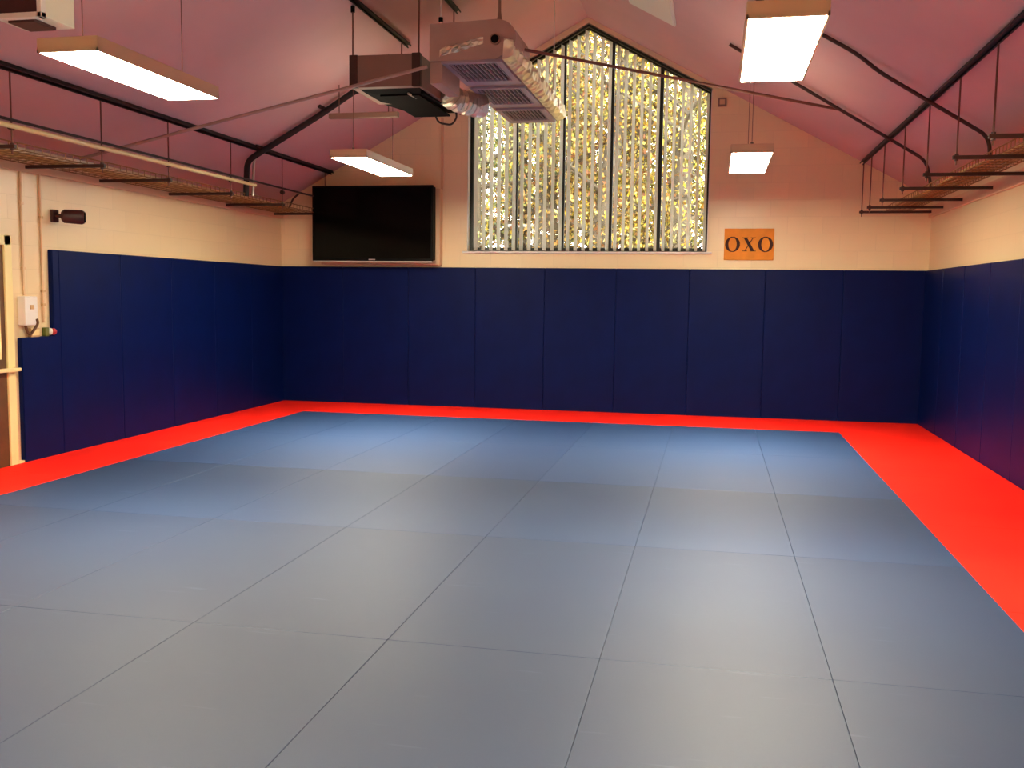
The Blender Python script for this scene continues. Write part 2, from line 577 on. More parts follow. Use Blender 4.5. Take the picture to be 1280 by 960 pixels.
NROW = 5
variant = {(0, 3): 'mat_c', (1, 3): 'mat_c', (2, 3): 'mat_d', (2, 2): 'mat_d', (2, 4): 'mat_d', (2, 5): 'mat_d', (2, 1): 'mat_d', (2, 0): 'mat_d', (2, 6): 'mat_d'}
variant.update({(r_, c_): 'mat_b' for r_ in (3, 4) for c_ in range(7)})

cols_ = ['beside the left red border', 'second from left red border', 'third from left red border', 'in middle column',
         'third from right red border', 'second from right red border', 'beside the right red border']
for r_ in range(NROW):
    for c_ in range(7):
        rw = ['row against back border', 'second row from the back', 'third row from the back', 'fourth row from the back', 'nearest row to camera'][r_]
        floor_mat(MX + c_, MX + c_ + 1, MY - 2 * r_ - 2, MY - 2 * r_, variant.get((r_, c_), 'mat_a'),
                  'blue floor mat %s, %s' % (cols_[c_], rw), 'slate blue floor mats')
for k in range(6):
    floor_mat(0, MX, -2 * k - 2, -2 * k, 'red', 'bright red border mat by the left wall, ' + ['in the back corner', 'second from the back corner', 'third from the back corner', 'fourth from the back corner', 'fifth from the back corner', 'sixth from the back corner'][k], 'red border mats')
    floor_mat(MX + 7, W, -2 * k - 2, -2 * k, 'red', 'bright red border mat by the right wall, ' + ['in the back corner', 'second from the back corner', 'third from the back corner', 'fourth from the back corner', 'fifth from the back corner', 'sixth from the back corner'][k], 'red border mats')
for k in range(4):
    floor_mat(MX + 2 * k, min(MX + 2 * k + 2, MX + 7), MY, 0, 'red', 'bright red border mat along the back wall, ' + ['first right of the left corner mat', 'second right of the left corner mat', 'third right of the left corner mat', 'short one by the right corner mat'][k], 'red border mats')

# ------------------------------------------------------------------ hanging light panels
LZ = 3.0


def light(x, y0, y1, label):
    t = thing('light_panel', (x, (y0 + y1) / 2, LZ), label, 'light', 'hanging light panels')
    hw, hl = .20, (y1 - y0) / 2
    mb = MB()
    # open-bottomed tray: rim walls and top
    mb.box(-hw, hw, -hl, hl, .012, .085, .006)
    for s in (-1, 1):
        mb.box(s * hw - .012 * (s > 0), s * hw + .012 * (s < 0), -hl, hl, 0, .02)
        mb.box(-hw, hw, s * hl - .012 * (s > 0), s * hl + .012 * (s < 0), 0, .02)
    mb.build('housing', M['housing'], t)
    MB().box(-hw + .013, hw - .013, -hl + .013, hl - .013, -.001, .011).build('diffuser', M['diffuser'], t)
    MB().box(-hw + .03, hw - .03, -hl + .03, hl - .03, .084, .088).build('added_fill_panel', M['added_fill'], t)  # added panel facing up, fill for the ceiling
    ld = bpy.data.lights.new('prismatic_beam', 'AREA')   # the prismatic cover throws part of the light straight down
    ld.shape = 'RECTANGLE'
    ld.size, ld.size_y = 2 * hw - .04, 2 * hl - .04
    ld.spread = math.radians(92)
    ld.energy = 78
    ld.color = LAMP[:3]
    lo = bpy.data.objects.new('prismatic_beam', ld)
    COL.objects.link(lo)
    lo.parent = t
    lo.location = (0, 0, -.004)
    for s in (-1, 1):
        zt = roof_z(x) - LZ - .012
        wr = MB().tube([(0, s * (hl - .15), .08), (0, s * (hl - .15), zt)], .0035, 6).build('suspension_wire', M['rod'], t)
        MB().tube([(0, s * (hl - .15), .085), (0, s * (hl - .15), .12)], .014, 8).build('gripper', M['steel'], wr)
    return t


light(2.56, -3.90, -2.35, 'lit hanging light panel over the television, left row near back wall')
light(2.54, -8.25, -6.85, 'lit long hanging light panel at upper left, above the left cable tray')
light(6.585, -3.75, -2.22, 'small looking lit hanging light panel above the orange sign')
light(6.585, -8.30, -6.85, 'large square looking lit hanging light panel right of the gable window')
light(2.56, -12.9, -11.4, 'hanging light panel behind the camera, left row')
light(6.585, -12.9, -11.4, 'hanging light panel behind the camera, right row')

# ------------------------------------------------------------------ television on its boxed backing
tv = thing('television', (1.48, -.10, 2.05), 'large black wall television on a cream boxed backing left of window', 'television')
o_ = Vector((1.48, -.10, 2.05))


def loc(mb_, o):
    mb_.v = [tuple(Vector(p) - Vector(o)) for p in mb_.v]
    return mb_


loc(MB().box(.64, 2.44, -.09, YB - .002, 2.03, 3.105, .008), o_).build('backing_box', M['trim'], tv)
tb = loc(MB().box(.60, 2.375, -.25, -.09, 2.09, 3.125, .012), o_).build('rear_housing', M['bezel'], tv)
loc(MB().box(.585, 2.39, -.275, -.248, 2.075, 3.135, .006), o_).build('bezel', M['bezel'], tv)
loc(MB().box(.615, 2.36, -.279, -.274, 2.115, 3.105), o_).build('screen', M['screen'], tv)
loc(MB().box(.60, 2.375, -.276, -.255, 2.055, 2.077, .004), o_).build('trim_strip', M['silver'], tv)
loc(MB().box(1.44, 1.54, -.281, -.274, 2.088, 2.104, .002), o_).build('badge', M['silver'], tv)
# tilt forward a touch about its bottom edge
bpy.context.view_layer.update()

tag(MB().box(-.02, .02, -.025, 0, 0, 1.0, .003).build('cable_trunking', M['trim'], None, False, (2.43, YB, 3.106)), 'slim cream trunking climbing the back wall above the television', 'trunking')

# ------------------------------------------------------------------ orange canvas sign with letters
sg = thing('canvas_sign', (6.71, YB, 2.335), 'orange canvas sign with three large dark letters right of window', 'sign')
MB().box(-.325, .325, -.025, 0, -.21, .21, .004).build('canvas', M['sign'], sg)


def letter_o(cx):
    vs, fs = [], []
    n = 48
    for y in (-.029, -.0245):
        for k in range(n):
            a = 2 * PI * k / n
            vs.append((cx + .098 * math.cos(a), y, .102 * math.sin(a)))
        for k in range(n):
            a = 2 * PI * k / n
            vs.append((cx + .054 * math.cos(a), y, .091 * math.sin(a)))
    for k in range(n):
        j = (k + 1) % n
        fs += [(k, j, n + j, n + k), (2 * n + k, 3 * n + k, 3 * n + j, 2 * n + j), (k, 2 * n + k, 2 * n + j, j), (n + k, n + j, 3 * n + j, 3 * n + k)]
    return MB().raw(vs, fs)


letter_o(-.215).build('letter', M['ink'], sg)
letter_o(.215).build('letter', M['ink'], sg)
mb = MB()
for pts in ([(-.075, .092), (-.030, .092), (.075, -.092), (.030, -.092)], [(.048, .092), (.060, .092), (-.050, -.092), (-.062, -.092)],
            [(-.092, .092), (-.012, .092), (-.012, .084), (-.092, .084)], [(.020, .092), (.085, .092), (.085, .084), (.020, .084)],
            [(-.088, -.092), (-.024, -.092), (-.024, -.084), (-.088, -.084)], [(.012, -.092), (.092, -.092), (.092, -.084), (.012, -.084)]):
    mb.prism(pts, 'y', -.029, -.0245)
mb.build('letter', M['ink'], sg)

# small square sensor box
sb = thing('sensor_box', (6.30, YB, 4.21), 'small square sensor box high on back wall right of window', 'sensor')
MB().box(-.055, .055, -.05, 0, -.055, .055, .006).build('casing', M['casing2'], sb)
MB().box(-.033, .033, -.056, -.049, -.033, .033, .004).build('lens_panel', M['trim'], sb)

# ------------------------------------------------------------------ roof struts, hangers, trays
def strut(x, y0, y1, label):
    """channel bolted flat to the roof slope, running along the room"""
    sgn = 1 if x < XM else -1
    a = math.atan(SL) * sgn
    zc = roof_z(x) - .001
    c, s = math.cos(a), math.sin(a)
    def P(u, v):     # u along slope, v down from it
        return (u * c + v * s, u * s - v * c)
    mb = MB()
    pr = [P(-.025, .003), P(.025, .003), P(.025, .045), P(.014, .045), P(.014, .012), P(-.014, .012), P(-.014, .045), P(-.025, .045)]
    mb.prism(pr, 'y', y0 - (y0 + y1) / 2, y1 - (y0 + y1) / 2)
    o = mb.build('roof_strut', M['strut'], None, False, (x, (y0 + y1) / 2, zc))
    return tag(o, label, 'strut', 'roof struts')


strut(.775, -9.5, -.02, 'long dark strut on left roof slope above left cable tray')
strut(8.11, -9.5, -.02, 'long dark strut on right roof slope above right cable tray')
strut(2.76, -9.0, -2.55, 'dark strut on left roof slope ending above smaller brown ceiling unit')
strut(3.36, -9.0, -2.62, 'short looking dark strut at top edge, above large ceiling unit')

BZ = 2.745


def hanger(side, y, label):
    xr = .775 if side == 'L' else 8.11
    xw = XL + .0 if side == 'L' else XR
    zt = roof_z(xr) - .04
    t = thing('trapeze_hanger', (xr, y, BZ), label, 'hanger', 'trapeze hangers under the %s tray' % ('left' if side == 'L' else 'right'))
    x0, x1 = sorted((0.0 + (-.03 if side == 'R' else .03), xw - xr))
    MB().box(x0, x1, -.016, .016, -.015, .015, .002).build('crossbar', M['steel'], t)
    rod = MB().tube([(0, 0, -.06), (0, 0, zt - BZ)], .007, 8).build('threaded_rod', M['rod'], t)
    MB().tube([(0, 0, -.028), (0, 0, -.015)], .016, 6).build('nut', M['steel'], rod)
    MB().tube([(0, 0, .015), (0, 0, .028)], .016, 6).build('nut', M['steel'], rod)
    if side == 'L':
        MB().tube([(0, -.02, .155), (0, .02, .155)], .028, 8).build('pipe_clip', M['steel'], rod)
    return t


LY = [-.25, -1.65, -3.0, -4.3, -5.40, -6.55]
for i, y in enumerate(LY):
    hanger('L', y, 'dark trapeze hanger under the left cable tray, %s from the back wall' % ORD[i])
RY = [-.10, -.75, -1.67, -2.86, -3.99, -5.08, -6.10]
for i, y in enumerate(RY):
    hanger('R', y, 'dark trapeze hanger under the right cable tray, %s from the back wall' % ORD[i])


def basket(x0, x1, y0, y1, z, label, cat='cable tray'):
    mb = MB()
    h = .055
    n = 6
    for i in range(n):
        x = x0 + (x1 - x0) * i / (n - 1)
        mb.tube([(x, y0, z), (x, y1, z)], .005, 6)
    for x in (x0, x1):
        mb.tube([(x, y0, z + h), (x, y1, z + h)], .006, 6)
    k = int((y1 - y0) / .1)
    for i in range(k + 1):
        y = y0 + (y1 - y0) * i / k
        mb.tube([(x0, y, z + h), (x0, y, z), (x1, y, z), (x1, y, z + h)], .004, 5)
    c = Vector(((x0 + x1) / 2, (y0 + y1) / 2, z))
    o = loc(mb, c).build('cable_tray', M['brasstray'], None, False, c)
    return tag(o, label, cat)


TZ = BZ + .015 + .005
basket(.04, .60, -9.0, -.12, TZ, 'wire basket cable tray along the top of the left wall')
basket(8.42, 8.72, -9.0, -.06, TZ, 'wire basket cable tray along the top of the right wall')


def cables(x0, x1, y0, y1, z, n, mat, label):
    mb = MB()
    rnd = random.Random(int(x0 * 100) + n)
    for i in range(n):
        xb = x0 + (x1 - x0) * (i + .5) / n
        ph = rnd.uniform(0, 6)
        r = rnd.uniform(.010, .018)
        pts = []
        m = int((y1 - y0) / .25)
        for k in range(m + 1):
            y = y0 + (y1 - y0) * k / m
            pts.append((xb + .018 * math.sin(ph + y * 1.7), y, z + .005 + r + .006 * (1 + math.sin(ph * 2 + y * 2.3))))
        mb.tube(pts, r, 7)
    c = Vector(((x0 + x1) / 2, (y0 + y1) / 2, z))
    return tag(loc(mb, c).build('cable_bundle', mat, None, True, c), label, 'cables')


cables(.14, .34, -9, -.3, TZ, 5, M['cable'], 'tan cables lying in the left wire basket tray')
cables(8.46, 8.68, -9, -.5, TZ, 6, M['cable'], 'tan cables lying in the right wire basket tray')
tag(loc(MB().tube([(.80, -9, 2.90), (.80, -2.45, 2.90)], .02, 10), (.80, -5.7, 2.90)).build('conduit', M['doorcream'], None, True, (.80, -5.7, 2.90)),
    'straight white conduit hung above the left cable tray', 'conduit')
tag(loc(MB().tube([(.80, -9, 2.947), (.80, -.75, 2.947)], .0125, 8), (.80, -5, 2.947)).build('power_cable', M['cabledark'], None, True, (.80, -5, 2.947)),
    'thin dark cable running on top of the white conduit at left', 'cable')

# ------------------------------------------------------------------ pipes down the right slope
def bent(pts, r=.12, n=6):
    pts = [Vector(p) for p in pts]
    out = [pts[0]]
    for i in range(1, len(pts) - 1):
        a, b, c = pts[i - 1], pts[i], pts[i + 1]
        d1, d2 = (a - b), (c - b)
        q = min(r, d1.length * .45, d2.length * .45)
        s, e = b + d1.normalized() * q, b + d2.normalized() * q
        for k in range(n + 1):
            t = k / n
            out.append(s.lerp(b, t).lerp(b.lerp(e, t), t))
    out.append(pts[-1])
    return out


def roof_pipe(pts, rad, mat, name, label, cat, rr=.12):
    c = Vector(pts[0])
    return tag(loc(MB().tube(bent(pts, rr), rad, 10), c).build(name, mat, None, True, c), label, cat)


def on_slope(x, y, d):
    return (x, y, roof_z(x) - d)


roof_pipe([on_slope(6.35, -4.45, .03), on_slope(7.42, -4.32, .03), on_slope(7.62, -4.28, .075), on_slope(8.60, -4.04, .075), (8.62, -4.04, 2.84)], .017, M['steel'], 'conduit',
          'dark conduit on right roof slope bending down into tray, nearer of two', 'conduit')
roof_pipe([on_slope(6.35, -2.45, .03), on_slope(7.55, -2.25, .06), on_slope(8.50, -1.99, .06), (8.56, -1.97, 2.84)], .017, M['steel'], 'conduit',
          'dark conduit on right roof slope bending down into tray, farther of two', 'conduit')

# ------------------------------------------------------------------ roof ties
roof_pipe([(.02, -4.66, 2.925), (3.575, -4.47, 3.74)], .016, M['casing'], 'tie_rod', 'slanting tie rod from left wall to the ceiling units', 'tie rod')
roof_pipe([(4.40, -4.0, 3.98), (7.56, -2.14, roof_z(7.56) - .03)], .015, M['rod'], 'tie_rod', 'thin tie rod crossing in front of the gable window top', 'tie rod')

# ------------------------------------------------------------------ large ceiling unit with three grilles
u1 = thing('ducted_air_unit', (4.0, -2.8, 3.8), 'large grey-brown ceiling air unit with three grilles in front of window', 'air unit')
o1 = Vector((4.0, -2.8, 3.8))
U = lambda mb_, n, m, par=u1, **k: loc(mb_, o1).build(n, m, par, **k)
# fan casing, its right end rounded
pts = [(3.58, 3.62), (4.20, 3.80)]
arc = [(4.22 + .19 * math.cos(a), 3.99 + .17 * math.sin(a)) for a in [(-.5 + k / 12) * PI for k in range(13)]]
cs = U(MB().prism([(3.58, 3.80), (4.22, 3.80)] + arc[1:] + [(3.58, 4.14)], 'y', -4.42, -3.75), 'fan_casing', M['casing'])
U(MB().tube([(4.22, -4.45, 3.975), (4.22, -4.41, 3.975)], .055, 20), 'spigot', M['casing2'], cs) if False else None
sp = U(MB().tube([(4.215, -4.445, 3.975), (4.215, -4.42, 3.975)], .05, 20), 'spigot', M['casing2'])
U(MB().tube([(4.215, -4.449, 3.975), (4.215, -4.444, 3.975)], .038, 20), 'spigot_opening', M['black'])
U(MB().box(3.58, 3.70, -4.40, -3.76, 3.60, 3.80, .006), 'drain_tray', M['casing'])
# dented foil lagging patch across the front plate
mb = MB()
rnd = random.Random(3)
nx, nz = 14, 5
vs = []
for j in range(nz + 1):
    for i in range(nx + 1):
        x = 3.68 + .42 * i / nx
        z = 3.84 + .10 * (i / nx) + .07 * j / nz + rnd.uniform(-.008, .008)
        edge = i in (0, nx) or j in (0, nz)
        vs.append((x, -4.421 - (0 if edge else rnd.uniform(.006, .035)), z))
fs = [(j * (nx + 1) + i, j * (nx + 1) + i + 1, (j + 1) * (nx + 1) + i + 1, (j + 1) * (nx + 1) + i) for j in range(nz) for i in range(nx)]
U(MB().raw(vs, fs), 'foil_tape', M['foil'])
# supply plenum with outward-leaning foil cheek
pl = U(MB().prism([(3.66, 3.80), (4.29, 3.80), (4.36, 3.845), (4.36, 3.97), (3.66, 3.97)], 'y', -4.40, -1.24), 'plenum', M['casing'])
mb = MB()
vs, fs = [], []
ny, nz = 36, 5
prof = [(4.285, 3.793), (4.33, 3.80), (4.385, 3.835), (4.40, 3.90), (4.385, 3.965), (4.30, 3.985)]
for i in range(ny + 1):
    y = -4.43 + (3.2) * i / ny
    for j, (px, pz) in enumerate(prof):
        w_ = rnd.uniform(-.014, .014) if 0 < j < 5 else 0
        vs.append((px + w_, y + rnd.uniform(-.01, .01), pz + w_ * .6))
fs = [(i * 6 + j, i * 6 + j + 1, (i + 1) * 6 + j + 1, (i + 1) * 6 + j) for i in range(ny) for j in range(5)]
fs.append((0, 1, 2, 3, 4, 5)); fs.append(tuple(ny * 6 + j for j in range(6)))
U(MB().raw(vs, fs), 'foil_lagging', M['foil'])
for (ya, yb) in ((-4.41, -3.46), (-3.28, -2.27), (-2.10, -1.25)):
    gx0, gx1 = 3.69, 4.27
    zb, zt = 3.775, 3.802
    mb = MB()
    mb.box(gx0, gx1, ya, ya + .06, zb, zt, .004).box(gx0, gx1, yb - .16, yb, zb, zt, .004)
    mb.box(gx0, gx0 + .06, ya + .05, yb - .15, zb, zt, .004).box(gx1 - .06, gx1, ya + .05, yb - .15, zb, zt, .004)
    fr = U(mb, 'grille_frame', M['grille'])
    loc_par = Vector((0, 0, 0))
    mb = MB()
    ns = 11
    for k in range(ns):
        x = gx0 + .075 + (gx1 - gx0 - .15) * k / (ns - 1)
        mb.prism([(x - .004, 3.779), (x + .004, 3.779), (x + .009, 3.797), (x + .003, 3.797)], 'y', ya + .055, yb - .155)
    U(mb, 'louvre_set', M['grille'], fr)
    U(MB().box(gx0 + .055, gx1 - .055, ya + .055, yb - .155, 3.7985, 3.801), 'dark_throat', M['black'], fr)
mb = MB()
mb.tube([(4.225, -4.30, 4.13), (4.225, -4.30, 4.17), (4.225, -4.30, 4.26), (4.225, -4.30, roof_z(4.225))], [.045, .026, .014, .013], 12)
U(mb, 'hanging_rod', M['casing2'])
for (x, y) in ((3.64, -4.25), (3.70, -1.35), (4.25, -1.35)):
    zb = 4.13 if y < -3 else 3.965
    hr = U(MB().tube([(x, y, zb), (x, y, roof_z(x))], .006, 8), 'hanging_rod', M['white'])
    U(MB().tube([(x, y, zb + .075), (x, y, zb + .115)], .022, 8), 'clamp', M['black'], hr)

# ------------------------------------------------------------------ smaller ceiling unit
u2 = thing('fan_coil_unit', (3.04, -3.4, 3.64), 'smaller dark brown ceiling unit left of the grilled unit', 'air unit')
o2 = Vector((3.04, -3.4, 3.64))
V = lambda mb_, n, m, par=u2, **k: loc(mb_, o2).build(n, m, par, **k)
V(MB().box(2.68, 3.40, -4.15, -3.30, 3.64, 3.95, .008), 'casing', M['casing2'])
V(MB().box(2.675, 2.76, -4.157, -4.10, 3.636, 3.955, .004), 'corner_flange', M['steel'])
V(MB().box(3.32, 3.405, -4.157, -4.10, 3.636, 3.955, .004), 'corner_flange', M['steel'])
# tapered return hood below and behind the casing
vs = [(2.72, -4.10, 3.645), (3.38, -4.10, 3.645), (3.38, -3.3, 3.645), (2.72, -3.3, 3.645),
      (2.86, -3.9, 3.62), (3.34, -3.9, 3.62), (3.34, -2.62, 3.66), (2.86, -2.62, 3.66),
      (3.36, -2.62, 3.92), (2.80, -2.62, 3.92), (3.40, -3.3, 3.94), (2.70, -3.3, 3.94)]
V(MB().raw(vs, [(0, 1, 5, 4), (4, 5, 6, 7), (1, 2, 10, 8, 6, 5), (0, 4, 7, 9, 11, 3), (7, 6, 8, 9), (9, 8, 10, 11), (0, 3, 2, 1), (3, 11, 10, 2)]), 'return_hood', M['black'])
V(MB().prism([(2.90, -3.88), (3.31, -3.88), (3.31, -2.72), (2.90, -2.72)], 'z', 3.605, 3.622), 'filter_panel', M['black'])
V(MB().tube([(3.22, -3.95, 3.61), (3.26, -2.66, 3.645)], .012, 8), 'rail', M['silver'])
V(MB().tube([(3.36, -3.95, 3.615), (3.40, -2.62, 3.65)], .012, 8), 'rail', M['black'])
cl = V(MB().tube(bent([(3.10, -2.62, 3.66), (3.14, -2.60, 3.56), (3.30, -2.60, 3.53), (3.36, -2.60, 3.62), (3.34, -2.62, 3.70)], .06), .011, 8), 'cable_loop', M['cabledark'])
for (x, y, cz) in ((2.705, -4.13, 4.40), (3.36, -4.05, 4.62), (2.72, -2.66, 0), (3.33, -2.66, 4.05)):
    zb = 3.94 if y < -3 else 3.91
    hr = V(MB().tube([(x, y, zb), (x, y, roof_z(x))], .008, 8), 'hanging_rod', M['rod'])
    if cz:
        V(MB().tube([(x, y, cz - .03), (x, y, min(cz + .03, roof_z(x)))], .022, 8), 'clamp', M['black'], hr)

# foil flexible duct between the two units
mb = MB()
path = [Vector(p) for p in ((3.41, -3.38, 3.76), (3.50, -3.20, 3.69), (3.64, -3.02, 3.665), (3.74, -2.90, 3.68))]
pp, rr = [], []
for k in range(25):
    t = k / 24 * 3
    i = min(2, int(t))
    p = path[i].lerp(path[i + 1], t - i)
    pp.append(p); rr.append(.118 + (.012 if k % 2 else -.010))
tag(loc(mb.tube(pp, rr, 16), path[0]).build('flexible_duct', M['foil'], None, True, path[0]), 'crinkled silver foil duct joining the two ceiling units', 'duct')

# ------------------------------------------------------------------ lagged pipe run down the left slope
def lag(pts, rad, mat, label, name='lagged_pipe', rr=.10):
    return roof_pipe(pts, rad, mat, name, label, 'pipe', rr)


lag([(2.74, -2.75, 3.82), (2.10, -2.40, roof_z(2.10) - .09), on_slope(1.55, -2.30, .075), on_slope(.62, -2.30, .075), (.60, -2.30, 2.79)], .036, M['lagging'],
    'thick black lagged pipe coming down left roof slope to the tray')
lag([(2.74, -2.70, 3.90), (2.10, -2.28, roof_z(2.10) - .05), on_slope(1.55, -2.20, .045), on_slope(.66, -2.20, .045), (.64, -2.20, 2.80)], .017, M['silver'],
    'thin grey pipe beside the black lagged pipe at left')
mb = MB().box(-.42, .42, -.035, .035, -.03, .03, .006)
pt_ = mb.build('pipe_trunking', M['casing2'], None, False, (2.25, -2.62, 3.66))
for dx in (-.3, .3):
    MB().tube([(dx, 0, .02), (dx, 0, roof_z(2.25 + dx) - 3.66 - .005)], .006, 8).build('hanging_rod', M['rod'], pt_)
tag(pt_, 'brown horizontal trunking below left end of smaller ceiling unit', 'trunking')
for i, x in enumerate((.80, 1.62)):
    a = math.atan(SL)
    o = MB().box(-.02, .02, -.16, .10, -.014, .014, .003).build('pipe_bracket', M['steel'], None, False, (x, -2.27, roof_z(x) - .02))
    o.rotation_euler = (0, -a, 0)
    tag(o, ['dark bracket clamping the lagged pipe, lower one near elbow', 'dark bracket clamping the lagged pipe, upper one on slope'][i], 'bracket', 'lagged pipe brackets')
tag(loc(MB().tube(bent([(.28, -.40, 2.80), (.34, -.38, 2.95), (.42, -.36, 3.02)], .08), .014, 8), (.28, -.40, 2.8)).build('cable_tail', M['cabledark'], None, True, (.28, -.40, 2.8)),
    'curved dark cable tail rising from far end of left tray', 'cable')

# ------------------------------------------------------------------ heater boxes and rooflight
hb = thing('heater_box', (1.62, -7.45, 3.40), 'pale sided heater box with dark open front at top left', 'heater')
HB = lambda mb_, n, m, par=hb: loc(mb_, (1.62, -7.45, 3.40)).build(n, m, par)
ha, hbx, hy0, hy1, hz0, hz1 = 1.515, 1.895, -7.62, -7.28, 3.40, 3.66
mb = MB().box(ha, hbx, hy0 + .04, hy1, hz0 + .01, hz1, .004)
HB(mb, 'body', M['opal'])
mb = MB().box(ha, hbx, hy0, hy0 + .05, hz0, hz0 + .035, .004).box(ha, hbx, hy0, hy0 + .05, hz1 - .03, hz1, .004)
mb.box(ha, ha + .03, hy0, hy0 + .05, hz0, hz1, .004).box(hbx - .035, hbx, hy0, hy0 + .05, hz0, hz1, .004)
HB(mb, 'front_frame', M['white'])
HB(MB().box(ha + .025, hbx - .03, hy0 + .034, hy0 + .041, hz0 + .03, hz1 - .025), 'front_grille', M['maroon'])
HB(MB().box(ha + .08, hbx - .10, hy0 + .06, hy1 - .06, hz0 - .012, hz0 + .012, .003), 'bottom_tray', M['maroon'])
HB(MB().tube([(1.83, -7.33, hz1 - .01), (1.83, -7.33, roof_z(1.83))], .007, 8), 'hanging_rod', M['rod'])
HB(MB().tube([(1.83, -7.55, hz1 - .01), (1.83, -7.55, roof_z(1.83))], .007, 8), 'hanging_rod', M['rod'])

rp = thing('ceiling_panel', (7.415, -7.13, 3.58), 'flat dark pink panel hung under right roof slope at top edge', 'panel')
MB().box(-.28, .28, -.55, .30, 0, .035, .006).build('panel', M['hatch'], rp)
mb = MB()
mb.box(-.28, .28, .27, .30, -.02, .006, .003).box(-.28, .28, -.55, -.52, -.02, .006, .003).box(-.28, -.25, -.53, .28, -.02, .006, .003).box(.25, .28, -.53, .28, -.02, .006, .003)
mb.build('edge_rim', M['hatch'], rp)
for s in (-1, 1):
    for q in (-.45, .2):
        MB().tube([(s * .14, q, .03), (s * .14, q, roof_z(7.42 + s * .14) - 3.58)], .006, 8).build('hanging_rod', M['rod'], rp)

a = math.atan(SL)
rl = thing('rooflight', (5.50, -2.55, roof_z(5.50)), 'pale frosted rooflight panel on right roof slope at top centre', 'rooflight')
rl.rotation_euler = (0, a, 0)
MB().box(-.30, .30, -.80, .53, -.035, -.004, .006).build('surround', M['white'], rl)
MB().box(-.27, .27, -.77, .50, -.040, -.034).build('glazing', M['opal'], rl)

# ------------------------------------------------------------------ left wall fittings
fl = thing('floodlight', (XL, -5.0, 2.33), 'dark maroon spotlight on a bracket high on left wall', 'floodlight')  # wall floodlight, cylindrical body on a short arm
MB().box(0, .03, -.045, .045, -.06, .06, .004).build('back_plate', M['maroon'], fl)
MB().tube([(.02, 0, 0), (.09, .02, 0)], .02, 10).build('arm', M['steel'], fl)
bd = MB().tube([(.07, .03, .0), (.09, .04, .0), (.23, .12, -.005), (.25, .13, -.005)], [.045, .066, .07, .058], 16).build('lamp_body', M['maroon'], fl, True)
MB().tube([(.249, .1295, -.005), (.256, .133, -.005)], .05, 16).build('lens', M['black'], bd)

for y, za, zb, lb in ((-5.46, 1.56, 2.70, 'slim cream conduit rising from the switch box on left wall'),
                      (-5.20, 1.30, 2.70, 'slim cream conduit on left wall beside the tall pad edge')):
    t = thing('wall_conduit', (XL, y, za), lb, 'conduit')
    MB().tube([(.014, 0, 0), (.014, 0, zb - za)], .011, 10).build('pipe', M['trim'], t, True)
    for z in ((.25, .85) if za > 1.5 else (.17, .30, 1.0)):
        MB().box(0, .03, -.02, .02, z - .012, z + .012, .003).build('saddle', M['trim'] if za > 1.5 else M['tan'], t)

sw = thing('switch_box', (XL, -5.455, 1.24), 'white switch box on left wall above the low pad', 'switch box')
MB().box(0, .085, -.085, .085, .04, .31, .008).build('enclosure', M['white'], sw)
MB().box(.083, .092, -.02, .03, .19, .23, .003).build('switch', M['tan'], sw)
MB().tube(bent([(.05, -.05, .05), (.055, -.03, -.02), (.06, .0, -.05), (.07, .05, .0), (.095, .07, .06), (.09, .06, .10)], .04), .013, 8).build('cable_tail', M['wood'], sw, True)

sx = thing('junction_box', (-.025, -5.36, 1.166), 'small tan junction box on the ledge below switch box', 'box')
MB().box(-.022, .022, -.06, .06, 0, .085, .006).build('body', M['tan'], sx)
MB().box(.020, .026, -.05, .05, .015, .072, .003).build('cover', M['doorcream'], sx)
sv = thing('plug_fitting', (-.02, -5.19, 1.167), 'green fitting with a red and white ball end beside the tall pad', 'fitting')
MB().box(-.025, .02, -.035, .02, 0, .085, .008).build('body', M['greenplastic'], sv)
MB().ball((.005, .045, .045), .034).build('white_collar', M['white'], sv, True)
MB().ball((.022, .07, .043), .033).build('red_tip', M['redplastic'], sv, True)

# door at the left edge of the view
d1 = struct(thing('door_1', (XL, -6.2, 0), None, None))
DY = lambda a_: a_ + 6.2
mb = MB().box(0, .05, DY(-5.74), DY(-5.645), FZ, 2.10, .006).box(0, .05, DY(-6.75), DY(-6.655), FZ, 2.10, .006).box(0, .05, DY(-6.74), DY(-5.655), 2.01, 2.10, .006)
mb.build('door_frame', M['doorcream'], d1)
mb = MB().box(.002, .03, DY(-6.66), DY(-5.735), FZ, 2.02)
mb.build('door_leaf', M['wood'], d1)
MB().box(.028, .036, DY(-6.55), DY(-5.80), .98, 1.92, .004).build('door_panel', M['doorcream'], d1)
MB().box(.0, .10, DY(-6.70), DY(-5.63), .865, .895, .006).build('door_rail', M['doorcream'], d1)
struct(MB().box(0, .02, -.13, .13, 0, .10, .004).build('baseboard_left', M['doorcream'], None, False, (XL, -5.70 + .0, FZ)) if False else MB().box(0, .045, -.042, .042, 0, .06, .004).build('baseboard_left', M['doorcream'], None, False, (XL, -5.602, FZ)))

# ------------------------------------------------------------------ outside: autumn wood
struct(MB().prism([(YB + WT, -1.4), (60, -1.4), (60, 2.6), (14, 2.45), (6.2, 2.33), (5.2, 2.0), (2.6, .2), (1.6, -.5), (YB + WT, -.6)], 'x', -30, 40).build('ground_outside', M['grass']))


def bank(y):
    pr = [(.3, -.6), (1.6, -.5), (2.6, .2), (5.2, 2.0), (6.2, 2.33), (14, 2.45), (60, 2.6)]
    for (a, za), (b, zb) in zip(pr, pr[1:]):
        if a <= y <= b:
            return za + (zb - za) * (y - a) / (b - a)
    return -.6



